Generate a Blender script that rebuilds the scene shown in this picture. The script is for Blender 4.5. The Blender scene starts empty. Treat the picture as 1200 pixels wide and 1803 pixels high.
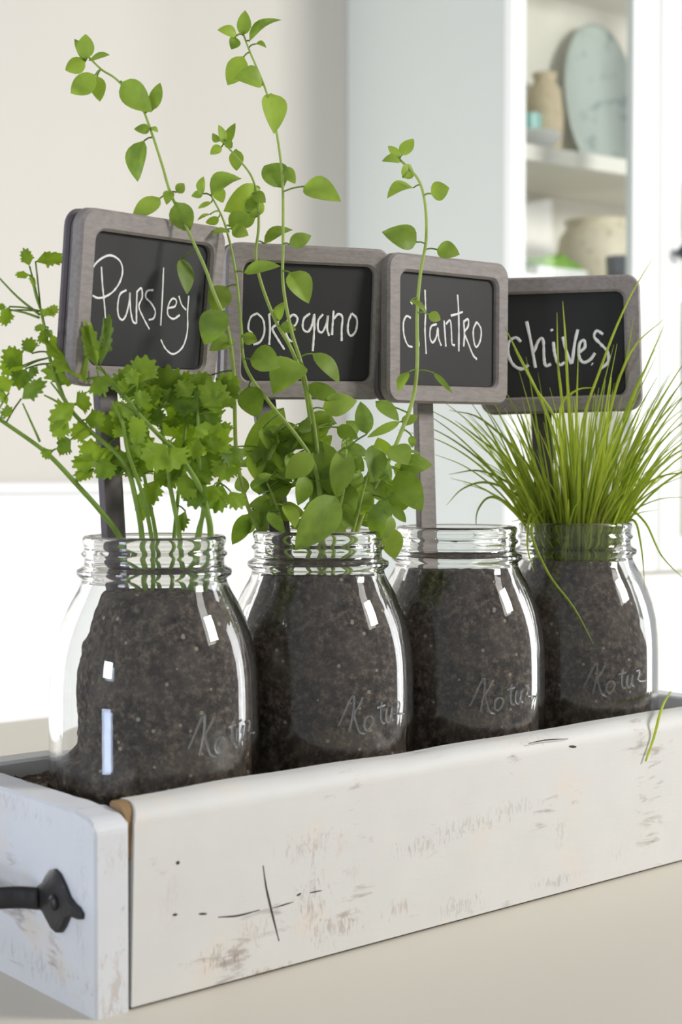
import bpy, bmesh, math, random
from mathutils import Vector, Matrix, noise as mnoise

# ------------------------------------------------------------------ camera, world, lights
S = bpy.context.scene
COL = S.collection
YAW, PITCH, FPX = 0.7068, 0.0253, 2670.0
CAM = Vector((-0.3435, -0.5664, 0.2378))
FWH = Vector((math.sin(YAW), math.cos(YAW), 0)); RT = Vector((math.cos(YAW), -math.sin(YAW), 0)); UPZ = Vector((0, 0, 1))
FW = FWH * math.cos(PITCH) - UPZ * math.sin(PITCH)
UPV = UPZ * math.cos(PITCH) + FWH * math.sin(PITCH)
cd = bpy.data.cameras.new('camera'); cam = bpy.data.objects.new('camera', cd); COL.objects.link(cam)
cd.sensor_fit = 'VERTICAL'; cd.sensor_height = 36.0; cd.lens = FPX / 1803 * 36.0
cd.clip_start = 0.01; cd.clip_end = 60
m = Matrix((RT, UPV, -FW)).transposed().to_4x4(); m.translation = CAM; cam.matrix_world = m
cd.dof.use_dof = True; cd.dof.focus_distance = 0.84; cd.dof.aperture_fstop = 10.0
S.camera = cam

w = bpy.data.worlds.new('world'); S.world = w; w.use_nodes = True
bg = w.node_tree.nodes['Background']; bg.inputs[0].default_value = (0.97, 0.98, 1.0, 1); bg.inputs[1].default_value = 0.42

def area(name, loc, target, sx, sy, power, col):
    l = bpy.data.lights.new(name, 'AREA'); l.shape = 'RECTANGLE'; l.size = sx; l.size_y = sy
    l.energy = power; l.color = col
    o = bpy.data.objects.new(name, l); COL.objects.link(o)
    o.location = loc; d = Vector(target) - Vector(loc)
    o.rotation_euler = d.to_track_quat('-Z', 'Y').to_euler()
    return o
def view(x, z, h):            # lateral, forward (from the camera foot), height
    p = CAM + RT * x + FWH * z
    return Vector((p.x, p.y, h))
area('daylight_right_window', view(2.5, 0.55, 1.45), view(0.3, 1.6, 0.15), 0.6, 0.65, 72, (1.0, 0.97, 0.93))
area('daylight_right_door', view(2.3, 2.05, 0.2), view(0.1, 0.8, 0.1), 0.35, 1.7, 16, (0.97, 0.98, 1.0))
area('daylight_patio_door_upper', (-2.4, -0.10, 0.56), (0.05, -0.10, 0.56), 0.45, 0.38, 21, (0.78, 0.86, 1.0))
area('daylight_patio_door_lower', (-2.4, -0.10, -0.32), (0.05, -0.10, -0.32), 0.45, 0.40, 9, (0.62, 0.74, 1.0))
area('daylight_left_window', view(-1.75, 1.9, 0.3), view(-0.55, 2.62, 0.05), 0.9, 0.9, 36, (0.98, 0.99, 1.0))
S.view_settings.view_transform = 'Standard'; S.view_settings.look = 'None'
S.view_settings.gamma = 1.0; S.view_settings.exposure = 0.0; S.view_settings.use_curve_mapping = False
S.cycles.max_bounces = 16; S.cycles.transmission_bounces = 12; S.cycles.transparent_max_bounces = 12
S.cycles.diffuse_bounces = 4; S.cycles.sample_clamp_indirect = 8.0; S.cycles.blur_glossy = 0.5

def at(u, v, z):
    """world point that the photograph shows at pixel (u, v) at forward distance z"""
    return CAM + (FW + RT * ((u - 600) / FPX) + UPV * ((901.5 - v) / FPX)) * z
def ray(u, v):
    return FW + RT * ((u - 600) / FPX) + UPV * ((901.5 - v) / FPX)
R = random.Random(7)

# ------------------------------------------------------------------ materials
def mat(name):
    m = bpy.data.materials.new(name); m.use_nodes = True
    return m, m.node_tree, m.node_tree.nodes['Principled BSDF']
def N(nt, t, **kw):
    n = nt.nodes.new(t)
    for k, v in kw.items():
        if k.startswith('i_'):
            key = k[2:]
            key = int(key) if key.isdigit() else key.replace('_', ' ')
            n.inputs[key].default_value = v
        else: setattr(n, k, v)
    return n
def ramp(nt, fac, stops):
    r = N(nt, 'ShaderNodeValToRGB'); e = r.color_ramp.elements
    while len(e) < len(stops): e.new(0.5)
    for k, (p, c) in enumerate(stops):
        e[k].position = p; e[k].color = (*c, 1) if len(c) == 3 else c
    nt.links.new(fac, r.inputs[0]); return r.outputs[0]
def coords(nt, scale=(1, 1, 1), out='Object'):
    tc = N(nt, 'ShaderNodeTexCoord'); mp = N(nt, 'ShaderNodeMapping'); mp.inputs['Scale'].default_value = scale
    nt.links.new(tc.outputs[out], mp.inputs[0]); return mp.outputs[0]
def noise(nt, vec, scale, detail=4, rough=0.55, dist=0.0):
    n = N(nt, 'ShaderNodeTexNoise'); n.inputs['Scale'].default_value = scale; n.inputs['Detail'].default_value = detail
    n.inputs['Roughness'].default_value = rough; n.inputs['Distortion'].default_value = dist
    nt.links.new(vec, n.inputs['Vector']); return n.outputs['Fac']
def mix(nt, fac, a, b):
    x = N(nt, 'ShaderNodeMix', data_type='RGBA')
    for s, i in ((fac, 0), (a, 6), (b, 7)):
        if hasattr(s, 'is_linked') or hasattr(s, 'links'): nt.links.new(s, x.inputs[i])
        elif i == 0: x.inputs[0].default_value = s
        else: x.inputs[i].default_value = (*s, 1)
    return x.outputs[2]
def math_(nt, op, a, b):
    x = N(nt, 'ShaderNodeMath', operation=op)
    for s, i in ((a, 0), (b, 1)):
        if hasattr(s, 'links'): nt.links.new(s, x.inputs[i])
        else: x.inputs[i].default_value = s
    return x.outputs[0]
def bump(nt, bsdf, h, strength, dist=0.001):
    b = N(nt, 'ShaderNodeBump'); b.inputs['Strength'].default_value = strength; b.inputs['Distance'].default_value = dist
    nt.links.new(h, b.inputs['Height']); nt.links.new(b.outputs[0], bsdf.inputs['Normal'])
def simple(name, col, rough=0.6, var=0.06, scale=30, bmp=0.0):
    m, nt, b = mat(name); v = coords(nt); n = noise(nt, v, scale)
    c = mix(nt, n, tuple(x * (1 - var) for x in col), tuple(min(1, x * (1 + var)) for x in col))
    nt.links.new(c, b.inputs['Base Color']); b.inputs['Roughness'].default_value = rough
    if bmp: bump(nt, b, n, bmp)
    return m
M = {}
def board_paint(name, along, paint, spots=()):
    """whitewashed board, paint rubbed through along the grain"""
    m, nt, b = mat(name)
    sc = [60, 60, 60]; sc[along] = 14
    v = coords(nt, tuple(sc)); v2 = coords(nt, (1, 1, 1))
    streak = noise(nt, v, 3.2, 6, 0.7, 0.6)
    patch = noise(nt, v2, 22, 3, 0.5)
    worn = math_(nt, 'MULTIPLY', streak, patch)
    base = mix(nt, noise(nt, v2, 34, 5), tuple(x * 0.93 for x in paint), tuple(min(1, x * 1.05) for x in paint))
    pink = mix(nt, ramp(nt, noise(nt, v2, 27, 4), [(0.56, (0, 0, 0)), (0.72, (1, 1, 1))]), base, (0.66, 0.61, 0.55))
    c = mix(nt, ramp(nt, worn, [(0.335, (0, 0, 0)), (0.43, (0.75, 0.75, 0.75))]), pink, (0.33, 0.28, 0.24))
    if spots:
        brush = noise(nt, coords(nt, (420, 420, 110)), 1.0, 4, 0.75, 1.2)
        for k_, (cen, rad, amt, colr) in enumerate(spots):
            tc = N(nt, 'ShaderNodeTexCoord'); sb = N(nt, 'ShaderNodeVectorMath', operation='SUBTRACT'); sb.inputs[1].default_value = cen
            dv = N(nt, 'ShaderNodeVectorMath', operation='DIVIDE'); dv.inputs[1].default_value = rad; le = N(nt, 'ShaderNodeVectorMath', operation='LENGTH')
            nt.links.new(tc.outputs['Object'], sb.inputs[0]); nt.links.new(sb.outputs[0], dv.inputs[0]); nt.links.new(dv.outputs[0], le.inputs[0])
            mr = N(nt, 'ShaderNodeMapRange'); nt.links.new(le.outputs['Value'], mr.inputs[0])
            for i_, x_ in ((1, .25), (2, 1.0), (3, .13), (4, 0.0)): mr.inputs[i_].default_value = x_
            hit = ramp(nt, math_(nt, 'ADD', brush, mr.outputs[0]), [(0.60, (0, 0, 0)), (0.70, (amt, amt, amt))])
            ins = math_(nt, 'MULTIPLY', hit, math_(nt, 'LESS_THAN', le.outputs['Value'], 1.0))
            c = mix(nt, ins, c, colr)
    nt.links.new(c, b.inputs['Base Color']); b.inputs['Roughness'].default_value = 0.62
    bump(nt, b, streak, 0.25, 0.0006)
    return m
M['board_x'] = board_paint('whitewashed_board_long', 0, (0.63, 0.625, 0.605))
M['board_y'] = board_paint('whitewashed_board_end', 1, (0.645, 0.66, 0.69))  # bluer than the front's paint: cool window light tinted into it
M['raw_wood'] = simple('raw_wood', (0.27, 0.17, 0.08), 0.8, 0.3, 120)
M['crack'] = simple('crack_dirt', (0.05, 0.04, 0.035), 0.9)
M['iron'] = simple('black_iron', (0.014, 0.013, 0.015), 0.45, 0.3, 200, 0.3)
M['table'] = simple('painted_tabletop', (0.60, 0.565, 0.485), 0.45, 0.025, 5)
M['table_leg'] = simple('painted_table_leg', (0.65, 0.60, 0.50), 0.5)
M['wall'] = simple('cream_wall_paint', (0.66, 0.635, 0.58), 0.85, 0.015, 6)
M['wainscot'] = simple('white_wainscot_paint', (0.88, 0.88, 0.88), 0.6, 0.01, 6)
M['floor'] = simple('pale_floor', (0.72, 0.70, 0.66), 0.6, 0.05, 8)
M['cab'] = simple('pale_cabinet_paint', (0.64, 0.672, 0.642), 0.55, 0.01, 6)
M['cab_white'] = simple('white_cabinet_paint', (0.90, 0.92, 0.90), 0.45, 0.01, 6)
M['cab_in'] = simple('cabinet_interior_paint', (0.90, 0.865, 0.79), 0.7, 0.03, 9)
M['shelf'] = simple('cream_shelf_paint', (0.90, 0.87, 0.80), 0.6, 0.03, 12)
M['knob'] = simple('dark_knob_metal', (0.03, 0.04, 0.045), 0.35)
M['white_china'] = simple('white_china', (0.88, 0.88, 0.86), 0.25, 0.01)
M['teal_glass'] = simple('teal_glaze', (0.38, 0.70, 0.66), 0.2, 0.1, 40)
M['gilt'] = simple('tan_wicker', (0.62, 0.52, 0.36), 0.7, 0.3, 90, 0.4)
M['far_green'] = simple('far_moss_green', (0.22, 0.42, 0.06), 0.8, 0.4, 60, 0.3)
M['grey_china'] = simple('dark_grey_glaze', (0.22, 0.22, 0.24), 0.4)
def plate_mat():
    m, nt, b = mat('speckled_plate_glaze'); v = coords(nt)
    n = noise(nt, v, 42, 5, 0.7); n2 = noise(nt, v, 16, 3)
    spot = math_(nt, 'MULTIPLY', n, n2)
    c = mix(nt, ramp(nt, spot, [(0.29, (0, 0, 0)), (0.36, (0.9, 0.9, 0.9))]), (0.56, 0.62, 0.59), (0.28, 0.37, 0.37))
    nt.links.new(c, b.inputs['Base Color']); b.inputs['Roughness'].default_value = 0.3; return m
M['plate'] = plate_mat()
def crock_mat():
    m, nt, b = mat('speckled_cream_crock'); v = coords(nt)
    n = noise(nt, v, 60, 5, 0.7)
    c = mix(nt, ramp(nt, n, [(0.55, (0, 0, 0)), (0.68, (0.8, 0.8, 0.8))]), (0.82, 0.74, 0.58), (0.42, 0.33, 0.18))
    nt.links.new(c, b.inputs['Base Color']); b.inputs['Roughness'].default_value = 0.5; return m
M['crock'] = crock_mat()
def glass_mat():
    m, nt, b = mat('clear_jar_glass')
    b.inputs['Base Color'].default_value = (0.985, 0.995, 0.99, 1); b.inputs['Roughness'].default_value = 0.0
    b.inputs['Transmission Weight'].default_value = 1.0; b.inputs['IOR'].default_value = 1.47
    return m
M['glass'] = glass_mat()
def pane_mat():
    m, nt, b = mat('cabinet_pane_glass')
    tr = N(nt, 'ShaderNodeBsdfTransparent'); gl = N(nt, 'ShaderNodeBsdfGlossy'); gl.inputs['Roughness'].default_value = 0.02
    tr.inputs[0].default_value = (0.97, 0.985, 0.98, 1)
    ms = N(nt, 'ShaderNodeMixShader'); ms.inputs[0].default_value = 0.02
    nt.links.new(tr.outputs[0], ms.inputs[1]); nt.links.new(gl.outputs[0], ms.inputs[2])
    nt.links.new(ms.outputs[0], nt.nodes['Material Output'].inputs[0]); nt.nodes.remove(b)
    return m
M['pane'] = pane_mat()
def emboss_mat():
    m, nt, b = mat('frosted_embossing')
    b.inputs['Base Color'].default_value = (0.9, 0.92, 0.92, 1); b.inputs['Roughness'].default_value = 0.25
    b.inputs['Transmission Weight'].default_value = 0.95; b.inputs['IOR'].default_value = 1.47
    return m
M['emboss'] = emboss_mat()
def soil_mat():
    m, nt, b = mat('potting_soil'); v = coords(nt)
    n = noise(nt, v, 260, 8, 0.75); n2 = noise(nt, v, 45, 4)
    c = ramp(nt, n, [(0.33, (0.007, 0.006, 0.005)), (0.50, (0.078, 0.060, 0.046)), (0.66, (0.30, 0.23, 0.17))])
    c = mix(nt, ramp(nt, n2, [(0.45, (0, 0, 0)), (0.75, (0.55, 0.55, 0.55))]), c, (0.22, 0.185, 0.15))
    vo = N(nt, 'ShaderNodeTexVoronoi'); vo.inputs['Scale'].default_value = 190; nt.links.new(v, vo.inputs['Vector'])
    sep = N(nt, 'ShaderNodeSeparateColor'); nt.links.new(vo.outputs['Color'], sep.inputs[0])
    speck = math_(nt, 'MULTIPLY', math_(nt, 'LESS_THAN', vo.outputs['Distance'], 0.20), math_(nt, 'GREATER_THAN', sep.outputs[0], 0.84))
    c = mix(nt, speck, c, (0.48, 0.42, 0.32))
    nt.links.new(c, b.inputs['Base Color']); b.inputs['Roughness'].default_value = 0.95
    b.inputs['Specular IOR Level'].default_value = 0.15
    bump(nt, b, n, 0.9, 0.002); return m
M['soil'] = soil_mat()
def leaf_mat(name, c1, c2, vein=0.0):
    m, nt, b = mat(name); oi = N(nt, 'ShaderNodeObjectInfo'); v = coords(nt)
    c = mix(nt, oi.outputs['Random'], c1, c2)
    c = mix(nt, math_(nt, 'MULTIPLY', noise(nt, v, 160, 4), 0.5), c, tuple(min(1, x * 1.6) for x in c2))
    nt.links.new(c, b.inputs['Base Color']); b.inputs['Roughness'].default_value = 0.5
    b.inputs['Specular IOR Level'].default_value = 0.3
    tr = N(nt, 'ShaderNodeBsdfTranslucent'); g = N(nt, 'ShaderNodeMix', data_type='RGBA', blend_type='MULTIPLY')
    g.inputs[0].default_value = 1; nt.links.new(c, g.inputs[6]); g.inputs[7].default_value = (1.5, 1.6, 0.6, 1)
    nt.links.new(g.outputs[2], tr.inputs[0])
    ms = N(nt, 'ShaderNodeMixShader'); ms.inputs[0].default_value = 0.42
    nt.links.new(b.outputs[0], ms.inputs[1]); nt.links.new(tr.outputs[0], ms.inputs[2])
    nt.links.new(ms.outputs[0], nt.nodes['Material Output'].inputs[0]); return m
M['oregano'] = leaf_mat('oregano_leaf', (0.075, 0.14, 0.022), (0.26, 0.35, 0.065))
M['oregano_stem'] = leaf_mat('oregano_stem', (0.30, 0.37, 0.12), (0.38, 0.44, 0.17))
M['oregano_woody'] = leaf_mat('oregano_woody_stem', (0.13, 0.10, 0.05), (0.16, 0.12, 0.06))
M['parsley'] = leaf_mat('parsley_leaf', (0.030, 0.085, 0.008), (0.24, 0.34, 0.032))
M['parsley_stem'] = leaf_mat('parsley_stem', (0.17, 0.26, 0.045), (0.27, 0.36, 0.09))
M['chive'] = leaf_mat('chive_blade', (0.16, 0.25, 0.02), (0.46, 0.50, 0.08))
def sign_mat():
    m, nt, b = mat('grey_stained_wood'); v = coords(nt, (14, 60, 60))
    n = noise(nt, v, 8, 6, 0.7)
    c = ramp(nt, n, [(0.3, (0.19, 0.165, 0.155)), (0.7, (0.29, 0.26, 0.245))])
    nt.links.new(c, b.inputs['Base Color']); b.inputs['Roughness'].default_value = 0.6; bump(nt, b, n, 0.2, 0.0005); return m
M['sign'] = sign_mat()
M['sign_edge'] = simple('stained_edge_shaded_stake', (0.115, 0.095, 0.105), 0.6, 0.2, 150)  # dark layer edges; also the shade tone painted on most stakes
M['slate'] = simple('chalkboard_black', (0.016, 0.016, 0.017), 0.6, 0.25, 60)
M['slate'].node_tree.nodes['Principled BSDF'].inputs['Specular IOR Level'].default_value = 0.4
M['chalk'] = simple('white_chalk', (0.80, 0.80, 0.79), 0.9, 0.12, 900)

# ------------------------------------------------------------------ mesh helpers
def tag(o, label=None, cat=None, group=None, kind=None):
    for k, v in (('label', label), ('category', cat), ('group', group), ('kind', kind)):
        if v: o[k] = v
    return o
def empty(name, loc, label, cat, group=None, kind=None):
    o = bpy.data.objects.new(name, None); COL.objects.link(o); o.location = loc; o.empty_display_size = 0.02
    return tag(o, label, cat, group, kind)
def wloc(o):
    p = Vector((0, 0, 0))
    while o: p += o.location; o = o.parent
    return p
def mk(name, verts, faces, mat_, parent=None, smooth=True, origin=None):
    """one mesh object; verts in world coordinates"""
    base = wloc(parent) if parent else Vector((0, 0, 0))
    if origin is None: origin = base
    origin = Vector(origin)
    me = bpy.data.meshes.new(name)
    me.from_pydata([tuple(Vector(v) - origin) for v in verts], [], faces)
    me.materials.append(M[mat_] if isinstance(mat_, str) else mat_)
    if smooth: me.polygons.foreach_set('use_smooth', [True] * len(me.polygons))
    me.update()
    o = bpy.data.objects.new(name, me); COL.objects.link(o)
    if parent: o.parent = parent
    o.location = origin - base
    return o
def fixn(o):
    bm = bmesh.new(); bm.from_mesh(o.data); bmesh.ops.recalc_face_normals(bm, faces=bm.faces[:]); bm.to_mesh(o.data); bm.free(); return o
class MB:
    def __init__(s): s.v = []; s.f = []
    def add(s, v, f):
        n = len(s.v); s.v += [Vector(x) for x in v]; s.f += [[i + n for i in q] for q in f]
    def box(s, lo, hi, fn=None):
        x0, y0, z0 = lo; x1, y1, z1 = hi
        v = [Vector(p) for p in ((x0, y0, z0), (x1, y0, z0), (x1, y1, z0), (x0, y1, z0), (x0, y0, z1), (x1, y0, z1), (x1, y1, z1), (x0, y1, z1))]
        if fn: v = [fn(p) for p in v]
        s.add(v, [(3, 2, 1, 0), (4, 5, 6, 7), (0, 1, 5, 4), (1, 2, 6, 5), (2, 3, 7, 6), (3, 0, 4, 7)])
    def tube(s, pts, rad, n=6, caps=True):
        pts = [Vector(p) for p in pts]; k = len(pts)
        if not hasattr(rad, '__len__'): rad = [rad] * k
        T = [(pts[min(i + 1, k - 1)] - pts[max(i - 1, 0)]).normalized() for i in range(k)]
        a = T[0].orthogonal().normalized(); v = []
        for i in range(k):
            a = (a - T[i] * a.dot(T[i])).normalized(); b = T[i].cross(a)
            v += [pts[i] + (a * math.cos(2 * math.pi * j / n) + b * math.sin(2 * math.pi * j / n)) * rad[i] for j in range(n)]
        f = [(i * n + j, i * n + (j + 1) % n, (i + 1) * n + (j + 1) % n, (i + 1) * n + j) for i in range(k - 1) for j in range(n)]
        if caps: f += [tuple(range(n - 1, -1, -1)), tuple((k - 1) * n + j for j in range(n))]
        s.add(v, f)
    def lathe(s, prof, c, n=48, close=True):
        c = Vector(c); k = len(prof); v = []
        for r, z in prof:
            v += [c + Vector((r * math.cos(2 * math.pi * j / n), r * math.sin(2 * math.pi * j / n), z)) for j in range(n)]
        f = [(i * n + j, i * n + (j + 1) % n, (i + 1) * n + (j + 1) % n, (i + 1) * n + j) for i in range(k - 1) for j in range(n)]
        if close: f += [tuple(range(n - 1, -1, -1)), tuple((k - 1) * n + j for j in range(n))]
        s.add(v, f)
    def obj(s, name, mat_, parent=None, smooth=False, bevel=0, origin=None, autos=None):
        o = mk(name, s.v, s.f, mat_, parent, smooth, origin); fixn(o)
        if bevel:
            bm = bmesh.new(); bm.from_mesh(o.data)
            es = [e for e in bm.edges if len(e.link_faces) == 2 and e.calc_face_angle(0) > 0.7]
            bmesh.ops.bevel(bm, geom=es, offset=bevel, segments=2, affect='EDGES', profile=0.5)
            bm.to_mesh(o.data); bm.free()
        if autos is not None:
            o.data.polygons.foreach_set('use_smooth', [True] * len(o.data.polygons)); o.data.set_sharp_from_angle(angle=autos)
        return o
def catmull(P, k=6):
    P = [Vector(p) for p in P]
    if len(P) < 3:
        return [P[0].lerp(P[-1], i / k) for i in range(k + 1)]
    Q = [P[0] * 2 - P[1]] + P + [P[-1] * 2 - P[-2]]; out = []
    for i in range(1, len(Q) - 2):
        a, b, c, d = Q[i - 1:i + 3]
        for j in range(k):
            t = j / k
            out.append(0.5 * (2 * b + (c - a) * t + (2 * a - 5 * b + 4 * c - d) * t * t + (3 * b - a - 3 * c + d) * t ** 3))
    return out + [P[-1]]

# ------------------------------------------------------------------ room
VX = CAM.copy(); VX.z = 0
E1 = RT * 0.829 + FWH * 0.559; E1.normalize()            # along the back wall and the cabinet front, to the right
E2 = Vector((-E1.y, E1.x, 0))                            # into the wall
CO = VX + RT * 0.278 + FWH * 2.6                         # cabinet's front left corner
def cab(s, d, z): p = CO + E1 * s + E2 * d; return Vector((p.x, p.y, z))
CD = 0.475                                               # cabinet depth, wall behind it
FZ = -0.75
def slab(name, s0, s1, d0, d1, z0, z1, mat_, parent=None, bevel=0, **kw):
    b = MB(); b.box((s0, d0, z0), (s1, d1, z1), lambda p: cab(p.x, p.y, p.z)); return b.obj(name, mat_, parent, bevel=bevel, **kw)
fl = MB(); fl.box((-4, -3, FZ - 0.05), (4, 6, FZ)); tag(fl.obj('floor', 'floor'), 'pale floor of the room', None, None, 'structure')
tag(slab('wall_back', -3.2, 2.6, CD, CD + 0.12, FZ, 1.9, 'wall'), 'cream painted wall behind the herbs', None, None, 'structure')
tag(slab('trim_1', -3.2, -0.002, CD - 0.022, CD, FZ, 0.205, 'wainscot'), 'white wainscot along the lower wall', None, None, 'structure')
tag(slab('trim_2', -3.2, -0.002, CD - 0.04, CD, 0.205, 0.222, 'wainscot', bevel=0.004), 'white rail capping the wainscot', None, None, 'structure')

# ------------------------------------------------------------------ table
TX0, TX1, TY0, TY1 = -0.22, 0.60, -0.62, 0.744
tb = empty('dining_table', (0.19, 0.06, FZ), 'pale beige painted table under the white planter box', 'table')
b = MB(); b.box((TX0, TY0, -0.03), (TX1, TY1, 0.0)); b.obj('table_top', 'table', tb, bevel=0.002)
b = MB()
for lo, hi in (((TX0 + .05, TY0 + .05, -.11), (TX1 - .05, TY0 + .07, -.03)), ((TX0 + .05, TY1 - .07, -.11), (TX1 - .05, TY1 - .05, -.03)),
               ((TX0 + .05, TY0 + .07, -.11), (TX0 + .07, TY1 - .07, -.03)), ((TX1 - .07, TY0 + .07, -.11), (TX1 - .05, TY1 - .07, -.03))): b.box(lo, hi)
b.obj('apron', 'table_leg', tb)
for x in (TX0 + .08, TX1 - .08):
    for y in (TY0 + .08, TY1 - .08):
        b = MB(); b.lathe([(.02, FZ), (.026, FZ + .3), (.03, -.12), (.03, -.0301)], (x, y, 0), 16); b.obj('leg', 'table_leg', tb, True)

# ------------------------------------------------------------------ cabinet with its things
cb = empty('display_cabinet', cab(0.4, 0.24, FZ), 'tall pale blue-green display cabinet with white framed glass doors', 'cabinet')
CT, CW, th = 1.5, 1.0, 0.02
slab('side_panel', 0, th, 0.0, CD - .001, FZ, CT, 'cab', cb)
slab('side_panel', CW - th, CW, 0.0, CD - .001, FZ, CT, 'cab', cb)
slab('back_panel', th, CW - th, CD - .012, CD - .002, FZ, CT, 'cab_in', cb)
slab('top_panel', th, CW - th, 0.0, CD - .012, CT - .02, CT, 'cab_white', cb)
slab('lower_cabinet_front', th, CW - th, 0.0, 0.02, FZ, 0.05, 'cab_white', cb)
SH1 = at(1010, 262, 2.90).z; SH2 = at(1010, 500, 2.80).z
for zz, hh in ((SH2, .022), (SH1, .026), (SH1 + .42, .022)):
    slab('shelf', th, CW - th, 0.20 if zz > SH2 else 0.05, CD - .012, zz - hh, zz + hh * .2, 'shelf', cb, bevel=0.002)
def door(s0, s1, st, sr, knob_s, lab):
    d = slab('door', s0, s0 + st, -0.022, -0.002, 0.06, CT - .03, 'cab_white', cb, bevel=0.003); d['label'] = lab
    slab('stile', s1 - sr, s1, -0.022, -0.002, 0.06, CT - .03, 'cab_white', d, bevel=0.003)
    slab('rail', s0 + st, s1 - sr, -0.022, -0.002, 0.06, 0.12, 'cab_white', d, bevel=0.002)
    slab('rail', s0 + st, s1 - sr, -0.022, -0.002, CT - .09, CT - .03, 'cab_white', d, bevel=0.002)
    slab('pane', s0 + st, s1 - sr, -0.0135, -0.0105, 0.12, CT - .09, 'pane', d)
    if knob_s is None: return
    z = at(1196, 448, 2.8).z; c = cab(knob_s, -0.022, z); k = MB()
    prof = [(0.004, 0), (0.004, .012), (.012, .016), (.014, .024), (.009, .031), (.001, .033)]
    k.lathe(prof, (0, 0, 0), 20); ax = -E2
    q = Vector((0, 0, 1)).rotation_difference(ax); k.v = [c + q @ p for p in k.v]
    k.obj('knob', 'knob', d, True)
slab('face_frame', 0.0, 0.012, -0.02, -0.0005, FZ, CT, 'cab_white', cb)
door(0.0125, 0.3500, 0.0175, 0.066, None, 'left door with a glass pane')
door(0.3555, 0.7150, 0.052, 0.052, 0.391, 'right door with a glass pane')
# things on the shelves
def oncab(u, v, d):            # point at pixel (u, v) on the plane at depth d inside the cabinet
    r = ray(u, v); o = cab(0, d, 0); t = (o - CAM).dot(E2) / r.dot(E2); return CAM + r * t
# round plate leaning on the back
c = oncab(1050, 142, CD - .055); rp = .172
b = MB(); prof = [(0.001, 0.0), (rp * .55, 0.0), (rp * .62, .006), (rp * .93, .016), (rp, .018), (rp, .022), (rp * .9, .021), (rp * .6, .011), (0.001, .006)]
b.lathe(prof, (0, 0, 0), 64, False)
nrm = (-E2 * math.cos(.12) + UPZ * math.sin(.12)); q = Vector((0, 0, 1)).rotation_difference(nrm)
cc = cab((c - CO).dot(E1), CD - .05, SH1 + .0055 + rp * math.cos(.12))
eh = UPZ.cross(nrm).normalized()
b.v = [cc + (lambda w_: w_ - eh * (w_.dot(eh) * .39))(q @ p) for p in b.v]
tag(b.obj('platter', 'plate', None, True, origin=cc), 'oval pale blue speckled platter leaning inside the cabinet', 'plate')
def pot(name, u, d, z0, prof, mat_, label, cat, n=32):
    p = oncab(u, 300, d); o = Vector((p.x, p.y, z0)); b = MB(); b.lathe(prof, o, n)
    return tag(b.obj(name, mat_, None, True, origin=o, autos=0.8), label, cat)
T1 = SH1 + .0055; T2 = SH2 + .0048
px = 2.8 / FPX
pot('stacked_bowl', 935, .285, T1, [(.03, 0), (.034, .008), (.055, .030), (.060, .040), (.057, .042), (.05, .032), (.03, .012)], 'white_china', 'white china bowl on the upper cabinet shelf', 'bowl')
pot('teal_tumbler', 930, .385, T1, [(.022, 0), (.026, .11), (.024, .11), (.02, .006)], 'teal_glass', 'small teal tumbler on the upper cabinet shelf', 'tumbler')
pot('wicker_vase', 958, .40, T1, [(.025, 0), (.036, .05), (.040, .11), (.034, .17), (.022, .19), (.027, .205), (.022, .205), (.018, .188)], 'gilt', 'tan wicker vase at the back of the upper shelf', 'vase')
pot('speckled_crock', 1050, .28, T2, [(.055, 0), (.075, .04), (.082, .08), (.075, .125), (.06, .145), (.066, .158), (.058, .158), (.05, .14)], 'crock', 'cream speckled crock on the lower cabinet shelf', 'crock')
pot('grey_cup', 1092, .13, T2, [(.02, 0), (.026, .03), (.028, .062), (.024, .062), (.018, .006)], 'grey_china', 'small dark grey cup at the front of the lower shelf', 'cup')
# moss in a white dish
p = oncab(967, 470, .12); o = Vector((p.x, p.y, T2)); b = MB()
b.box((-.063, -.04, 0), (.063, .04, .022), lambda v: o + E1 * v.x + E2 * v.y + UPZ * v.z)
dish = empty('planter_dish', o, 'white dish of bright green moss on the lower cabinet shelf', 'dish')
b.obj('dish_body', 'white_china', dish, bevel=.005)
b = MB(); n = 20
for i in range(n):
    for j in range(n // 2): pass
vs, fs = [], []
for i in range(25):
    for j in range(15):
        x = (i / 24 - .5) * .118; y = (j / 14 - .5) * .07
        e = min(1, 4 * min(i / 24, 1 - i / 24)) * min(1, 4 * min(j / 14, 1 - j / 14))
        z = .022 + .034 * math.sqrt(e) * (.65 + .5 * mnoise.noise(Vector((x * 60, y * 60, 3))))
        vs.append(o + E1 * x + E2 * y + UPZ * z)
for i in range(24):
    for j in range(14): a = i * 15 + j; fs.append((a, a + 15, a + 16, a + 1))
mo = mk('moss', vs, fs, 'far_green', dish); mo['kind'] = 'stuff'

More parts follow.
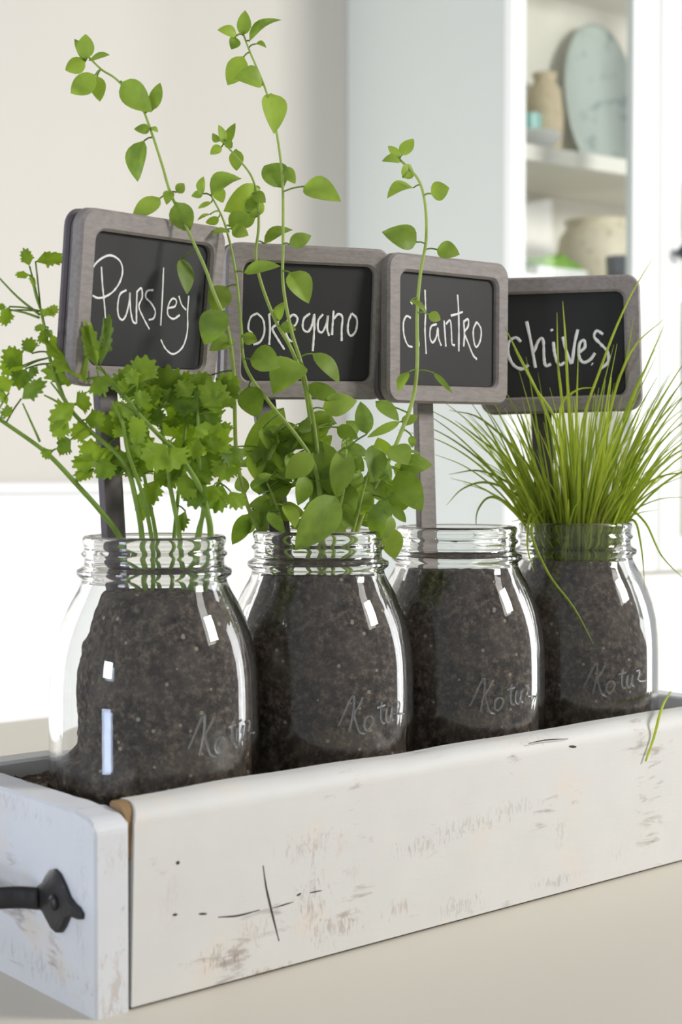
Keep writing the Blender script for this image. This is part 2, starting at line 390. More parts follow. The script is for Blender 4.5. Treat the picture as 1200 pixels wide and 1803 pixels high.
# ------------------------------------------------------------------ planter box
H, T, W, L = 0.089, 0.0175, 0.157, 0.5015
def onfront(u, v, y=-.00005): r = ray(u, v); t = (y - CAM.y) / r.y; return CAM + r * t
WEAR = []
for u0, v0, ru, rv, amt, colr in ((395, 1685, .022, .007, .85, (.33, .28, .25)), (412, 1688, .003, .004, .9, (.28, .17, .10)), (300, 1580, .008, .016, .3, (.55, .44, .38)), (545, 1590, .014, .020, .6, (.36, .31, .28)), (590, 1635, .022, .010, .7, (.40, .33, .29)), (545, 1490, .024, .010, .55, (.42, .36, .32)),
      (600, 1480, .012, .012, .35, (.52, .42, .36)), (740, 1490, .024, .007, .65, (.40, .37, .33)), (830, 1455, .040, .007, .55, (.42, .40, .37)), (900, 1425, .026, .006, .55, (.42, .40, .37)), (985, 1465, .009, .012, .5, (.40, .38, .36)), (700, 1600, .014, .006, .6, (.45, .37, .32)), (810, 1595, .024, .007, .6, (.42, .39, .36)),
      (980, 1550, .024, .004, .6, (.40, .38, .37)), (470, 1712, .020, .0035, .8, (.40, .27, .17)), (620, 1535, .010, .010, .4, (.5, .45, .4)), (440, 1640, .012, .008, .5, (.42, .37, .33)), (1085, 1500, .010, .006, .4, (.45, .42, .4)), (950, 1305, .030, .004, .5, (.5, .40, .33))):
    p_ = onfront(u0, v0); WEAR.append(((p_.x, 0.0, p_.z), (ru, .02, rv), amt, colr))
M['board_front'] = board_paint('whitewashed_front_board', 0, (0.63, 0.625, 0.605), WEAR)
M['board_y'] = board_paint('whitewashed_end_board', 1, (0.645, 0.66, 0.69), [((.009, -.001, .010), (.014, .006, .026), .55, (.44, .36, .30)), ((.009, -.001, .070), (.014, .006, .012), .45, (.52, .43, .35)), ((-.001, .05, .012), (.004, .05, .010), .5, (.40, .38, .40)), ((-.001, .10, .082), (.01, .10, .008), .45, (.45, .38, .32)), ((-.001, .012, .04), (.004, .010, .05), .35, (.40, .38, .40))])  # bluish window light mixed into the end boards' whitewash colour
pb = empty('planter_box', (0, 0, 0), 'long whitewashed wooden planter box with a black iron handle', 'planter box')
def rounded_profile(y0, y1, h, r, outer_low=True):
    pts = [(y0, .0014), (y0, h - r)]
    for k in range(1, 7):
        a = math.pi / 2 * k / 6; pts.append((y0 + r - r * math.cos(a), h - r + r * math.sin(a)))
    pts += [(y1 - .0015, h), (y1, h - .0015), (y1, .0014)]
    return pts
def extrude_profile(name, prof, xs, fn, mat_, parent, wob=0.0, seed=0, chip=0.0):
    k = len(prof); v = []; f = []
    for x in xs:
        for i, (y, z) in enumerate(prof):
            dz = wob * mnoise.noise(Vector((x * 18 + seed, i * .15, seed))) * (1 if z > .02 else 0)
            cx = chip * max(0, (z - (H - .020)) / .020) ** 1.9 if x == xs[0] else 0
            v.append(fn(x + cx, y, z + dz))
    n = len(xs)
    for a in range(n - 1):
        for i in range(k): f.append((a * k + i, a * k + (i + 1) % k, (a + 1) * k + (i + 1) % k, (a + 1) * k + i))
    f += [tuple(range(k)), tuple((n - 1) * k + i for i in reversed(range(k)))]
    o = mk(name, v, f, mat_, parent); fixn(o); o.data.set_sharp_from_angle(angle=0.7); return o
G = 0.0009
xs = [T + G + (L - 2 * T - 2 * G) * i / 60 for i in range(61)]
fb = extrude_profile('front_board', rounded_profile(0.0, T, H + .0028, .010), [xs[0], xs[0] + .005] + xs[1:], lambda x, y, z: (x, y, z), 'board_front', pb, .0012, 3, .0042)
extrude_profile('back_board', rounded_profile(0.0, T, H, .003), xs, lambda x, y, z: (x, W - y, z), 'board_x', pb, .0008, 9)
def end_board(name, x0, flip):
    # profile in Y-Z, front top corner rounded, extruded through the thickness; edges eased
    pr = [(0.0, 0.0), (0.0, H - .009)]
    for k in range(1, 7):
        a = math.pi / 2 * k / 6; pr.append((.009 - .009 * math.cos(a), H - .009 + .009 * math.sin(a) * .85))
    for k in range(1, 25): pr.append((.012 + (W - .024) * k / 24, H - .0004 + .0008 * mnoise.noise(Vector((k * .7, flip, 0)))))
    pr += [(W, H - .006), (W, 0.0)]
    cx = [x0, x0 + .0012, x0 + T - .0012, x0 + T]; ins = [.0012, 0, 0, .0012]
    v = []; f = []; k = len(pr)
    for x, s in zip(cx, ins):
        for y, z in pr: v.append((x, min(max(y, s), W - s), min(max(z, s * .3), z - s if z > H - .004 else z)))
    for a in range(3):
        for i in range(k): f.append((a * k + i, a * k + (i + 1) % k, (a + 1) * k + (i + 1) % k, (a + 1) * k + i))
    f += [tuple(range(k)), tuple(3 * k + i for i in reversed(range(k)))]
    o = mk(name, v, f, 'board_y', pb, False); fixn(o); return o
eb = end_board('end_board', 0.0, 1.0); eb2 = end_board('end_board', L - T, 5.0)
b = MB(); b.box((T + .0005, T + .0005, .003), (L - T - .0005, W - T - .0005, .012)); b.obj('bottom_board', 'raw_wood', pb)
g = extrude_profile('raw_wood_seam', rounded_profile(.0022, T - .0015, H - .0005, .0095), [T - .0001, T + G + .005], lambda x, y, z: (x, y, max(z + .0028, H - .022)), 'raw_wood', pb); g['label'] = 'brown raw wood showing in the corner seam'
# cracks in the front board (on its front face)
def onfront(u, v, y=-.00005): r = ray(u, v); t = (y - CAM.y) / r.y; return CAM + r * t
for pts, wd in (([(463, 1524), (468, 1560), (475, 1592), (483, 1625), (491, 1657)], .0007), ([(384, 1615), (420, 1612), (457, 1602)], .0005),
                ([(480, 1599), (500, 1593), (516, 1588)], .0004), ([(350, 1609), (364, 1609)], .0006), ([(310, 1519), (316, 1519)], .0010), ([(304, 1611), (312, 1610)], .0007),
                ([(522, 1577), (530, 1573)], .0006), ([(545, 1572), (566, 1568)], .0004), ([(1002, 1314), (1014, 1315)], .0008), ([(930, 1309), (960, 1303), (1000, 1301)], .0004)):
    P = catmull([onfront(*p) for p in pts], 4); b = MB(); n = len(P)
    b.tube(P, [wd * (.35 + .65 * math.sin(math.pi * min(max(i / (n - 1), .08), .92))) for i in range(n)], 5)
    for q in b.v: q.y = max(-.00025, q.y * .3)
    b.obj('crack', 'crack', fb)
# iron handle on the near end (board face x = 0), symmetric about the board's middle
hd = bpy.data.objects.new('handle', None); COL.objects.link(hd); hd.parent = pb; hd['label'] = 'black iron handle with spade-shaped ends'
out = [(.0085, .0448), (.0115, .0470), (.0155, .0480), (.0195, .0500), (.0235, .0545), (.0280, .0585), (.0325, .0600), (.0365, .0590), (.0400, .0560), (.0440, .0515), (.0480, .0490),
       (.0480, .0392), (.0440, .0385), (.0400, .0355), (.0360, .0325), (.0315, .0315), (.0270, .0325), (.0235, .0360), (.0205, .0405), (.0160, .0425), (.0120, .0418), (.0090, .0425)]
for sgn in (0, 1):
    b = MB(); mir = (lambda y: y) if not sgn else (lambda y: W - y)
    k = len(out); cy = sum(p[0] for p in out) / k; cz = sum(p[1] for p in out) / k
    rings = [(1.0, -.0001), (1.0, -.0016), (.86, -.0026)]
    v = [(x, mir(cy + (y - cy) * s), cz + (z - cz) * s) for s, x in rings for y, z in out]
    f = [(a * k + i, a * k + (i + 1) % k, (a + 1) * k + (i + 1) % k, (a + 1) * k + i) for a in range(2) for i in range(k)]
    f += [tuple(range(k)), tuple(2 * k + i for i in range(k))]
    b.add(v, f); b.obj('spade_end', 'iron', hd, autos=.5)
    b = MB(); prof = [(.0036, 0), (.0036, .0006), (.0026, .0016), (.0006, .002)]
    b.lathe(prof, (0, 0, 0), 14); b.v = [Vector((-.0026 - p.z, mir(.0310) + p.x, .0455 + p.y)) for p in b.v]; b.obj('screw_head', 'iron', hd, True)
bar = catmull([(-.0020, .0455, .0440), (-.0090, .052, .0445), (-.0200, .062, .0440), (-.0255, W / 2, .0440), (-.0200, W - .062, .0440), (-.0090, W - .052, .0445), (-.0020, W - .0455, .0440)], 6)
v = []; f = []
for i, p in enumerate(bar):
    t = (bar[min(i + 1, len(bar) - 1)] - bar[max(i - 1, 0)]).normalized(); nn = t.cross(UPZ).normalized()
    hz = .0052
    for a in range(10):
        an = 2 * math.pi * a / 10; v.append(p + UPZ * (hz * math.sin(an)) + nn * (.0021 * math.cos(an)))
for i in range(len(bar) - 1):
    for a in range(10): f.append((i * 10 + a, i * 10 + (a + 1) % 10, (i + 1) * 10 + (a + 1) % 10, (i + 1) * 10 + a))
f += [tuple(range(10)), tuple((len(bar) - 1) * 10 + a for a in range(10))]
fixn(mk('grip', v, f, 'iron', hd))

# ------------------------------------------------------------------ jars
JR, JH, Z0 = 0.0529, 0.1945, 0.0122
JX = [0.0814 + 0.10706 * k for k in range(4)]; JY = 0.0759
OUTER = [(.0440, 0.0), (.0478, .0008), (.0505, .0040), (.0520, .0095), (.0526, .02), (.0529, .05), (.0529, .1045), (.0528, .1145), (.0523, .1245), (.0511, .1340),
         (.0489, .1435), (.0456, .1530), (.0418, .1610), (.0384, .1670), (.0368, .1705), (.0364, .1728), (.0374, .1738), (.0387, .1748), (.0390, .1763), (.0386, .1776), (.0368, .1784), (.0352, .1798),
         (.0350, .1825), (.0354, .1838), (.0365, .1848), (.0366, .1858), (.0352, .1872), (.0350, .1890), (.0355, .1902), (.0360, .1916), (.0358, .1934), (.0348, .1945)]
INNER = [(.0336, .1945), (.0326, .1938), (.0322, .1920), (.0321, .1800), (.0327, .1735), (.0345, .1672), (.0374, .1606), (.0414, .1526), (.0450, .1425), (.0475, .1325), (.0487, .1230),
         (.0490, .1140), (.0493, .1040), (.0493, .02), (.0484, .0115), (.0460, .0075), (.0400, .0060), (.0010, .0055)]
def inner_r(z):
    P = sorted(((zz, r) for r, zz in INNER))
    for (za, ra), (zb, rb) in zip(P, P[1:]):
        if za <= z <= zb and zb > za: return ra + (rb - ra) * (z - za) / (zb - za)
    return .0321
LET = [[(650, 1262), (672, 1215), (700, 1150), (735, 1082), (742, 1120), (736, 1190), (722, 1260), (712, 1302)], [(795, 1090), (775, 1140), (745, 1190), (758, 1250), (775, 1295), (805, 1312)],
       [(832, 1200), (808, 1225), (803, 1265), (820, 1287), (845, 1262), (857, 1222), (836, 1200)], [(906, 1112), (900, 1180), (903, 1235), (922, 1248)], [(878, 1155), (900, 1145), (925, 1138)],
       [(936, 1150), (930, 1215), (945, 1240), (960, 1200), (966, 1145), (961, 1210), (975, 1232)], [(984, 1128), (1003, 1120), (1006, 1150), (998, 1188), (1040, 1188)]]
def jar_angle(k):               # angle in XY of the direction from jar k to the camera
    d = CAM - Vector((JX[k], JY, 0)); return math.atan2(d.y, d.x)
def letter_strokes():
    out = []; c = Vector((JX[1], JY, 0)); a0 = jar_angle(1)
    for st in LET:
        q = []
        for x, y in st:
            r = ray(400 + .3 * x, 900 + .3 * y); o = CAM - c
            A = r.x ** 2 + r.y ** 2; B = 2 * (o.x * r.x + o.y * r.y); Cc = o.x ** 2 + o.y ** 2 - JR ** 2
            disc = B * B - 4 * A * Cc
            t = (-B - math.sqrt(max(disc, 0))) / (2 * A); p = CAM + r * t
            q.append((math.atan2(p.y - c.y, p.x - c.x) - a0, p.z))
        out.append(q)
    return out
LS = letter_strokes()
jl = ['clear mason jar of parsley standing nearest the iron handle', 'clear mason jar below the oregano sign, embossed script facing front',
      'clear mason jar holding only soil and the cilantro sign stake', 'clear mason jar of chives, farthest from the iron handle']
TOPZ = [.1640, .1720, .1685, .1705]
TOPZ = [z - .0 for z in TOPZ]
sl = ['dark potting soil inside the parsley jar', 'dark potting soil inside the oregano jar', 'dark potting soil inside the cilantro jar', 'dark potting soil inside the chives jar']
LROT = [.10, 0.0, -.05, -.10]
for k in range(4):
    c = Vector((JX[k], JY, Z0)); j = empty('mason_jar', c, jl[k], 'jar', 'mason jars in the planter box')
    b = MB(); b.lathe(OUTER + INNER, c, 96, True); g = b.obj('glass_body', 'glass', j, True)
    b = MB(); a0 = jar_angle(k) + LROT[k]
    for st in LS:
        P = catmull([Vector((JX[k] + (JR + .0003) * math.cos(a0 + a), JY + (JR + .0003) * math.sin(a0 + a), z)) for a, z in st], 4)
        b.tube(P, .0006, 6)
    e = b.obj('embossed_lettering', 'emboss', j, True); e['label'] = 'raised script lettering on the glass'
    # soil plug
    n, zs = 128, 70; top = TOPZ[k]; bot = .0075; v = []; f = []
    left = a0 - LROT[k] - math.radians(78)
    for i in range(zs):
        z = bot + (top - bot) * i / (zs - 1)
        for q in range(n):
            a = 2 * math.pi * q / n; r = inner_r(z) - .0005
            p3 = Vector((math.cos(a) * 2.2, math.sin(a) * 2.2, z * 45)) + Vector((k * 7, 0, 0))
            ch = mnoise.noise(p3 * 2.0) * .0006 + mnoise.noise(p3 * 6) * .0005
            r -= max(0, ch + .0004)
            if k == 0:       # the soil has slumped away from the glass on the left
                da = (a - left + math.pi) % (2 * math.pi) - math.pi
                wz = min(1, max(0, (z - .082) / .006)); 
                r -= wz * max(0, math.cos(da * 1.1)) ** 2 * (.0105 + .0022 * mnoise.noise(p3 * 3.0)) if abs(da) < 1.4 else 0
            if k == 3:       # and a little on the right
                da = (a - (left + math.radians(156)) + math.pi) % (2 * math.pi) - math.pi
                wz = min(1, max(0, (z - .108) / .02)); r -= wz * max(0, math.cos(da)) ** 2 * .006 if abs(da) < 1.5 else 0
            v.append(c + Vector((r * math.cos(a), r * math.sin(a), z)))
    rings = 12
    for i in range(1, rings + 1):
        for q in range(n):
            a = 2 * math.pi * q / n; bx = v[(zs - 1) * n + q] - c; s = 1 - i / (rings + .3)
            x, y = bx.x * s, bx.y * s
            dz = mnoise.noise(Vector((x * 130, y * 130, k * 5))) * .0030 + mnoise.noise(Vector((x * 420, y * 420, k))) * .0016 + (1 - s) * .002
            v.append(c + Vector((x, y, top + dz * min(1, i / 2))))
    tot = zs + rings
    for i in range(tot - 1):
        for q in range(n): f.append((i * n + q, i * n + (q + 1) % n, (i + 1) * n + (q + 1) % n, (i + 1) * n + q))
    f += [tuple(range(n - 1, -1, -1)), tuple((tot - 1) * n + q for q in range(n))]
    so = mk('jar_soil', v, f, 'soil', None, True, c); tag(so, sl[k], 'soil', 'soil in the mason jars', 'stuff')
# soil in the box around the jars
v = []; f = []; idx = {}; st = .0022
x0, x1, y0, y1 = T + .0012, L - T - .0012, T + .0012, W - T - .0012
nx = int((x1 - x0) / st); ny = int((y1 - y0) / st)
for i in range(nx + 1):
    for q in range(ny + 1):
        x = x0 + (x1 - x0) * i / nx; y = y0 + (y1 - y0) * q / ny; keep = True
        for jx in JX:
            d = math.hypot(x - jx, y - JY)
            if d < JR + .0006:
                if d < JR - .004: keep = False
                else: x = jx + (x - jx) / d * (JR + .0006); y = JY + (y - JY) / d * (JR + .0006)
        if not keep: continue
        z = .079 + .004 * max(0, 1 - x / .07) + .0022 * mnoise.noise(Vector((x * 55, y * 55, 1))) + .0022 * mnoise.noise(Vector((x * 210, y * 210, 4)))
        idx[i, q] = len(v); v.append((x, y, z))
for i in range(nx):
    for q in range(ny):
        ks = [(i, q), (i + 1, q), (i + 1, q + 1), (i, q + 1)]
        if all(a in idx for a in ks): f.append([idx[a] for a in ks])
so = mk('planter_soil', v, f, 'soil', None, True, (0, 0, 0)); tag(so, 'dark soil filling the planter box around the jars', 'soil', None, 'stuff')

# ------------------------------------------------------------------ chalkboard signs
SW, SHT, FRM = .082, .066, .0105
def rrect(w, h, r, n=6):
    pts = []
    for cx, cy, a0 in ((w / 2 - r, h / 2 - r, 0), (-w / 2 + r, h / 2 - r, 90), (-w / 2 + r, -h / 2 + r, 180), (w / 2 - r, -h / 2 + r, 270)):
        for i in range(n + 1):
            a = math.radians(a0 + 90 * i / n); pts.append((cx + r * math.cos(a), cy + r * math.sin(a)))
    return pts
def plate(name, w, h, r, z0, z1, ease, frame, mat_, parent):
    b = MB(); k = None; v = []
    rings = [(w - 2 * ease, h - 2 * ease, z0), (w, h, z0 + ease), (w, h, z1 - ease), (w - 2 * ease, h - 2 * ease, z1)]
    for ww, hh, z in rings:
        p = rrect(ww, hh, r); k = len(p); v += [frame(x, y, z) for x, y in p]
    f = [(a * k + i, a * k + (i + 1) % k, (a + 1) * k + (i + 1) % k, (a + 1) * k + i) for a in range(3) for i in range(k)]
    f += [tuple(range(k)), tuple(3 * k + i for i in range(k))]
    b.add(v, f); return b.obj(name, mat_, parent, autos=0.6)
def ringplate(name, w, h, r, wi, hi, ri, z0, z1, ease, frame, mat_, parent):
    b = MB(); v = []
    rings = [(wi, hi, ri, z0), (w, h, r, z0), (w, h, r, z1 - ease), (w - 2 * ease, h - 2 * ease, r - ease, z1), (wi + 2 * ease, hi + 2 * ease, ri + ease, z1), (wi, hi, ri, z1 - ease)]
    for ww, hh, rr, z in rings:
        p = rrect(ww, hh, rr); k = len(p); v += [frame(x, y, z) for x, y in p]
    m_ = len(rings)
    f = [(a * k + i, a * k + (i + 1) % k, ((a + 1) % m_) * k + (i + 1) % k, ((a + 1) % m_) * k + i) for a in range(m_) for i in range(k)]
    b.add(v, f); return b.obj(name, mat_, parent, autos=0.6)
def Z(ox, oy, s, strokes): return [[(ox + s * x, oy + s * y) for x, y in st] for st in strokes]
WORDS = {
 'parsley': Z(90, 350, .275, [[(320, 435), (328, 560), (340, 680), (346, 765)], [(240, 500), (280, 420), (340, 372), (390, 365), (440, 400), (456, 460), (440, 530), (400, 590), (350, 625), (300, 636), (263, 620)],
   [(480, 585), (440, 612), (425, 680), (430, 750), (455, 776), (480, 740), (500, 650), (503, 600), (506, 700), (520, 780), (540, 800)], [(545, 800), (545, 700), (548, 590)], [(545, 600), (575, 573), (582, 630), (560, 690), (590, 765), (627, 835)],
   [(652, 585), (615, 590), (605, 630), (640, 670), (665, 720), (655, 765), (622, 776)], [(718, 440), (712, 600), (700, 812)], [(745, 700), (790, 690), (800, 652), (775, 640), (750, 680), (745, 740), (780, 770), (822, 745)],
   [(815, 620), (835, 680), (862, 712)], [(880, 620), (872, 720), (870, 850), (840, 950), (780, 995), (730, 960), (700, 900)]]),
 'oregano': Z(360, 420, .28333, [[(325, 465), (285, 490), (270, 560), (295, 590)], [(325, 465), (362, 505), (370, 580), (345, 640), (302, 660)], [(400, 660), (405, 560), (400, 480)], [(395, 480), (430, 450), (460, 480), (450, 530), (420, 560), (450, 620), (495, 690)],
   [(510, 560), (560, 540), (575, 495), (545, 475), (510, 520), (505, 590), (535, 640), (562, 620)], [(655, 465), (615, 500), (610, 560), (640, 580), (665, 540), (680, 470), (680, 560), (675, 640), (670, 700)],
   [(735, 470), (705, 510), (705, 570), (730, 582), (755, 530), (765, 480), (760, 560), (772, 605)], [(800, 448), (795, 520), (790, 600)], [(800, 500), (830, 470), (855, 490), (850, 560), (850, 637)], [(912, 465), (892, 520), (890, 580), (910, 605), (940, 570), (945, 500), (912, 465)]]),
 'cilantro': Z(650, 430, .21667, [[(335, 600), (300, 585), (275, 640), (280, 740), (310, 820), (348, 836)], [(330, 465), (348, 488)], [(385, 560), (390, 700), (402, 830)], [(450, 370), (455, 550), (450, 700), (460, 892)], [(545, 650), (500, 670), (490, 750), (510, 800), (540, 760), (555, 680), (560, 760), (582, 825)],
   [(605, 620), (612, 720), (620, 832)], [(620, 650), (655, 620), (665, 720), (670, 810), (692, 822)], [(715, 410), (725, 600), (725, 872)], [(658, 582), (720, 565), (757, 550)], [(765, 620), (770, 730), (765, 832)], [(765, 630), (800, 610), (800, 670), (770, 720), (800, 800), (840, 900), (872, 936)],
   [(870, 630), (842, 700), (850, 800), (870, 836), (900, 780), (905, 690), (870, 630)]]),
 'chives': Z(840, 470, .3, [[(255, 440), (225, 415), (185, 440), (180, 510), (210, 575), (260, 600), (300, 575)], [(288, 320), (315, 450), (340, 592)], [(330, 500), (360, 430), (385, 430), (390, 530), (400, 580), (432, 570)], [(433, 365), (438, 377)], [(445, 440), (455, 520), (480, 575), (512, 560)],
   [(500, 410), (520, 490), (550, 570)], [(555, 567), (570, 450), (588, 368)], [(600, 500), (630, 470), (625, 430), (600, 450), (595, 520), (620, 560), (660, 545), (690, 505)], [(737, 395), (700, 375), (685, 410), (720, 450), (765, 500), (765, 560), (718, 602)], [(670, 568), (676, 572)]]),
}
SIGN_FIT = {}   # name: (u, v, depth, psi, rho, lean)
SIGNS = [('parsley', 260.0, 533.7, .779, .200, -.022, -.125, 204, 0), ('oregano', 539.4, 568.6, .866, -.24, -.022, -.117, 506, 1),
         ('cilantro', 785.0, 583.3, .912, .018, -.016, -.020, 757, 2), ('chives', 985.0, 607.5, .972, -.74, -.027, .02, 972, 3)]
for nm, u, vv, dep, psi, rho, lean, su, k in SIGNS:
    c = at(u, vv, dep)
    nrm = Vector((math.sin(psi), -math.cos(psi), 0)); rr = Vector((math.cos(psi), math.sin(psi), 0))
    uu = UPZ * math.cos(lean) - nrm * math.sin(lean); n2 = rr.cross(uu).normalized()
    ax = rr * math.cos(rho) - uu * math.sin(rho); ay = uu * math.cos(rho) + rr * math.sin(rho)
    fr = lambda x, y, z, c=c, ax=ax, ay=ay, n2=n2: c + ax * x + ay * y + n2 * z      # n2 points to the viewer side
    # stake foot inside the jar
    soil_top = Z0 + TOPZ[k]
    jc = Vector((JX[k], JY, 0))
    lat = (su - (600 + FPX * (jc - CAM).dot(RT) / (jc - CAM).dot(FWH))) / FPX * (jc - CAM).dot(FWH)
    back = {0: .014, 1: .016, 2: .012, 3: .012}[k]
    foot = jc + RT * lat + FWH * back; foot.z = soil_top - .03
    word = {'parsley': 'Parsley', 'oregano': 'oregano', 'cilantro': 'cilantro', 'chives': 'chives'}[nm]
    sg = empty('chalkboard_sign', foot, 'grey wood framed chalkboard sign reading %s on a stake' % word, 'sign', 'chalkboard herb signs')
    W_, H_ = SW + 2 * FRM, SHT + 2 * FRM; rc = .009
    plate('back_layer', W_ - .001, H_ - .001, rc, -.0105, -.0062, .0012, fr, 'sign_edge', sg)
    plate('middle_layer', W_ - .003, H_ - .003, rc, -.0062, -.0022, .0010, fr, 'sign_edge', sg)
    ringplate('frame', W_, H_, rc, SW, SHT, .005, -.0021, .0042, .0014, fr, 'sign', sg)
    plate('chalkboard', SW - .0004, SHT - .0004, .0048, -.0020, .0008, .0002, fr, 'slate', sg)
    b = MB()
    for st in WORDS[nm]:
        P = []
        for x, y in st:
            r = ray(x, y); t = (fr(0, 0, .0009) - CAM).dot(n2) / r.dot(n2); P.append(CAM + r * t)
        P = catmull(P, 5); hw = .00062 if nm != 'chives' else .0010
        if nm == 'oregano': hw = .00078
        if nm == 'cilantro': hw = .00072
        V = []; F = []
        for i, p in enumerate(P):
            tg = (P[min(i + 1, len(P) - 1)] - P[max(i - 1, 0)]).normalized(); sd = n2.cross(tg).normalized()
            ww = hw * (.9 + .35 * mnoise.noise(p * 900))
            V += [p - sd * ww, p - sd * ww * .6 + n2 * .00025, p + sd * ww * .6 + n2 * .00025, p + sd * ww]
        for i in range(len(P) - 1):
            for q in range(3): F.append((i * 4 + q, i * 4 + q + 1, i * 4 + q + 5, i * 4 + q + 4))
        b.add(V, F)
    lt = b.obj('chalk_lettering', 'chalk', sg); lt['label'] = 'white chalk word %s' % word
    # stake: from under the frame into the soil
    bm_ = fr(0, -H_ / 2 + .012, -.0085)
    side = bm_ - foot
    # top of the stake on the sign's lower edge, above the foot
    off = (foot - fr(0, 0, 0)).dot(ax); off = max(-.03, min(.03, off + rho * 0.1 + (.004 if nm == 'cilantro' else 0)))
    topp = fr(off, -H_ / 2 + .020, -.0130)
    d = (topp - foot).normalized(); sx = (ax - d * ax.dot(d)).normalized(); sy = d.cross(sx).normalized()
    b = MB(); hw, ht = .0066, .0024
    V = [p + sx * a + sy * q for p in (foot, topp) for a, q in ((-hw, -ht), (hw, -ht), (hw, ht), (-hw, ht))]
    b.add(V, [(0, 1, 2, 3), (4, 5, 6, 7), (0, 1, 5, 4), (1, 2, 6, 5), (2, 3, 7, 6), (3, 0, 4, 7)])
    b.obj('stake', 'sign' if nm == 'cilantro' else 'sign_edge', sg, bevel=.0007)  # shade put into the darker stakes' colour; the lit cilantro stake stays lighter

# ------------------------------------------------------------------ herbs
def leaf_geo(b, base, tip, width, up, curl=.15, fold=.25, shape=1.0):
    ax = tip - base; ln = ax.length; a = ax / ln
    nrm = (up - a * up.dot(a)).normalized(); sd = a.cross(nrm)
    V = []; rows = 9
    for i in range(rows):
        s = i / (rows - 1); wd = width * .5 * (math.sin(math.pi * s ** (.80 * shape)) ** .78 if 0 < s < 1 else (.05 if s == 0 else .02))
        mid = base + a * ln * s + nrm * (curl * ln * (math.sin(math.pi * s) * .6 - .35 * s * s))
        for t in (-1, -.55, 0, .55, 1):
            V.append(mid + sd * wd * t + nrm * (abs(t) * fold * wd - .12 * wd * t * t))
    F = [(i * 5 + q, i * 5 + q + 1, i * 5 + q + 6, i * 5 + q + 5) for i in range(rows - 1) for q in range(4)]
    b.add(V, F)
def toward_cam(p, spread, upw=.45):
    d = (CAM - p).normalized() + UPZ * upw
    return d + Vector((R.uniform(-1, 1), R.uniform(-1, 1), R.uniform(-1, 1))) * spread
def bez_tube(name, pts, r0, r1, mat_, parent, n=7, k=6):
    P = catmull(pts, k); b = MB(); m_ = len(P)
    b.tube(P, [r0 + (r1 - r0) * i / (m_ - 1) for i in range(m_)], n); o = b.obj(name, mat_, parent, True); return P

# ---- oregano
D2 = .837
op = empty('oregano_plant', (JX[1], JY, Z0 + TOPZ[1]), 'tall oregano plant with round leaves growing in the second jar', 'plant')
ST = [  # (u, v, depth) from tip down to root
 [(152, 96, .785), (178, 122, .785), (205, 140, .785), (245, 183, .784), (262, 220, .784), (285, 290, .782), (300, 340, .780), (330, 405, .778), (360, 470, .778), (376, 515, .780), (398, 570, .785), (410, 640, .795), (413, 720, .808), (416, 800, .82), (432, 880, .828), (458, 940, .838), (490, 1010, .838)],
 [(428, 60, .815), (440, 92, .815), (468, 160, .815), (486, 230, .815), (497, 320, .815), (498, 430, .815), (498, 500, .815), (512, 580, .815), (530, 640, .82), (548, 720, .825), (562, 830, .83), (565, 930, .837), (560, 1010, .837)],
 [(392, 250, .822), (415, 275, .822), (442, 310, .822), (453, 350, .822), (455, 400, .822), (450, 450, .822), (460, 500, .82), (485, 565, .82), (515, 620, .82), (538, 690, .828), (550, 800, .832), (545, 930, .838), (540, 1010, .838)],
 [(372, 345, .806), (392, 385, .806), (405, 430, .806), (416, 490, .806), (424, 570, .806), (432, 645, .806), (475, 710, .81), (520, 765, .815), (553, 820, .822), (565, 900, .832), (572, 1000, .837)],
 [(700, 278, .838), (718, 295, .838), (738, 320, .838), (748, 360, .838), (750, 420, .838), (740, 480, .838), (734, 550, .838), (734, 640, .838), (727, 700, .838), (708, 755, .838), (680, 820, .838), (640, 900, .838), (610, 1000, .838)],
 [(655, 810, .825), (640, 860, .828), (625, 920, .833), (600, 1005, .837)],
 [(610, 790, .81), (605, 860, .82), (590, 930, .83), (585, 1005, .837)],
 [(470, 850, .83), (490, 900, .835), (515, 1005, .838)],
]
OS = []
for i, st in enumerate(ST):
    P = bez_tube('stem', [at(*p) for p in st], .0005 if i != 4 else .0007, .0013, 'oregano_stem', op)
    OS.append([(600 + FPX * (p - CAM).dot(RT) / (p - CAM).dot(FW), 901.5 - FPX * (p - CAM).dot(UPV) / (p - CAM).dot(FW), (p - CAM).dot(FW), p) for p in P])
def near_stem(u, v, OS):
    best = None
    for s in OS:
        for q in s:
            d = math.hypot(q[0] - u, q[1] - v)
            if best is None or d < best[0]: best = (d, q)
    return best
def zz(ox, oy, s, L_): return [(ox + s * a, oy + s * b_, ox + s * c_, oy + s * d_, s * w_) for a, b_, c_, d_, w_ in L_]
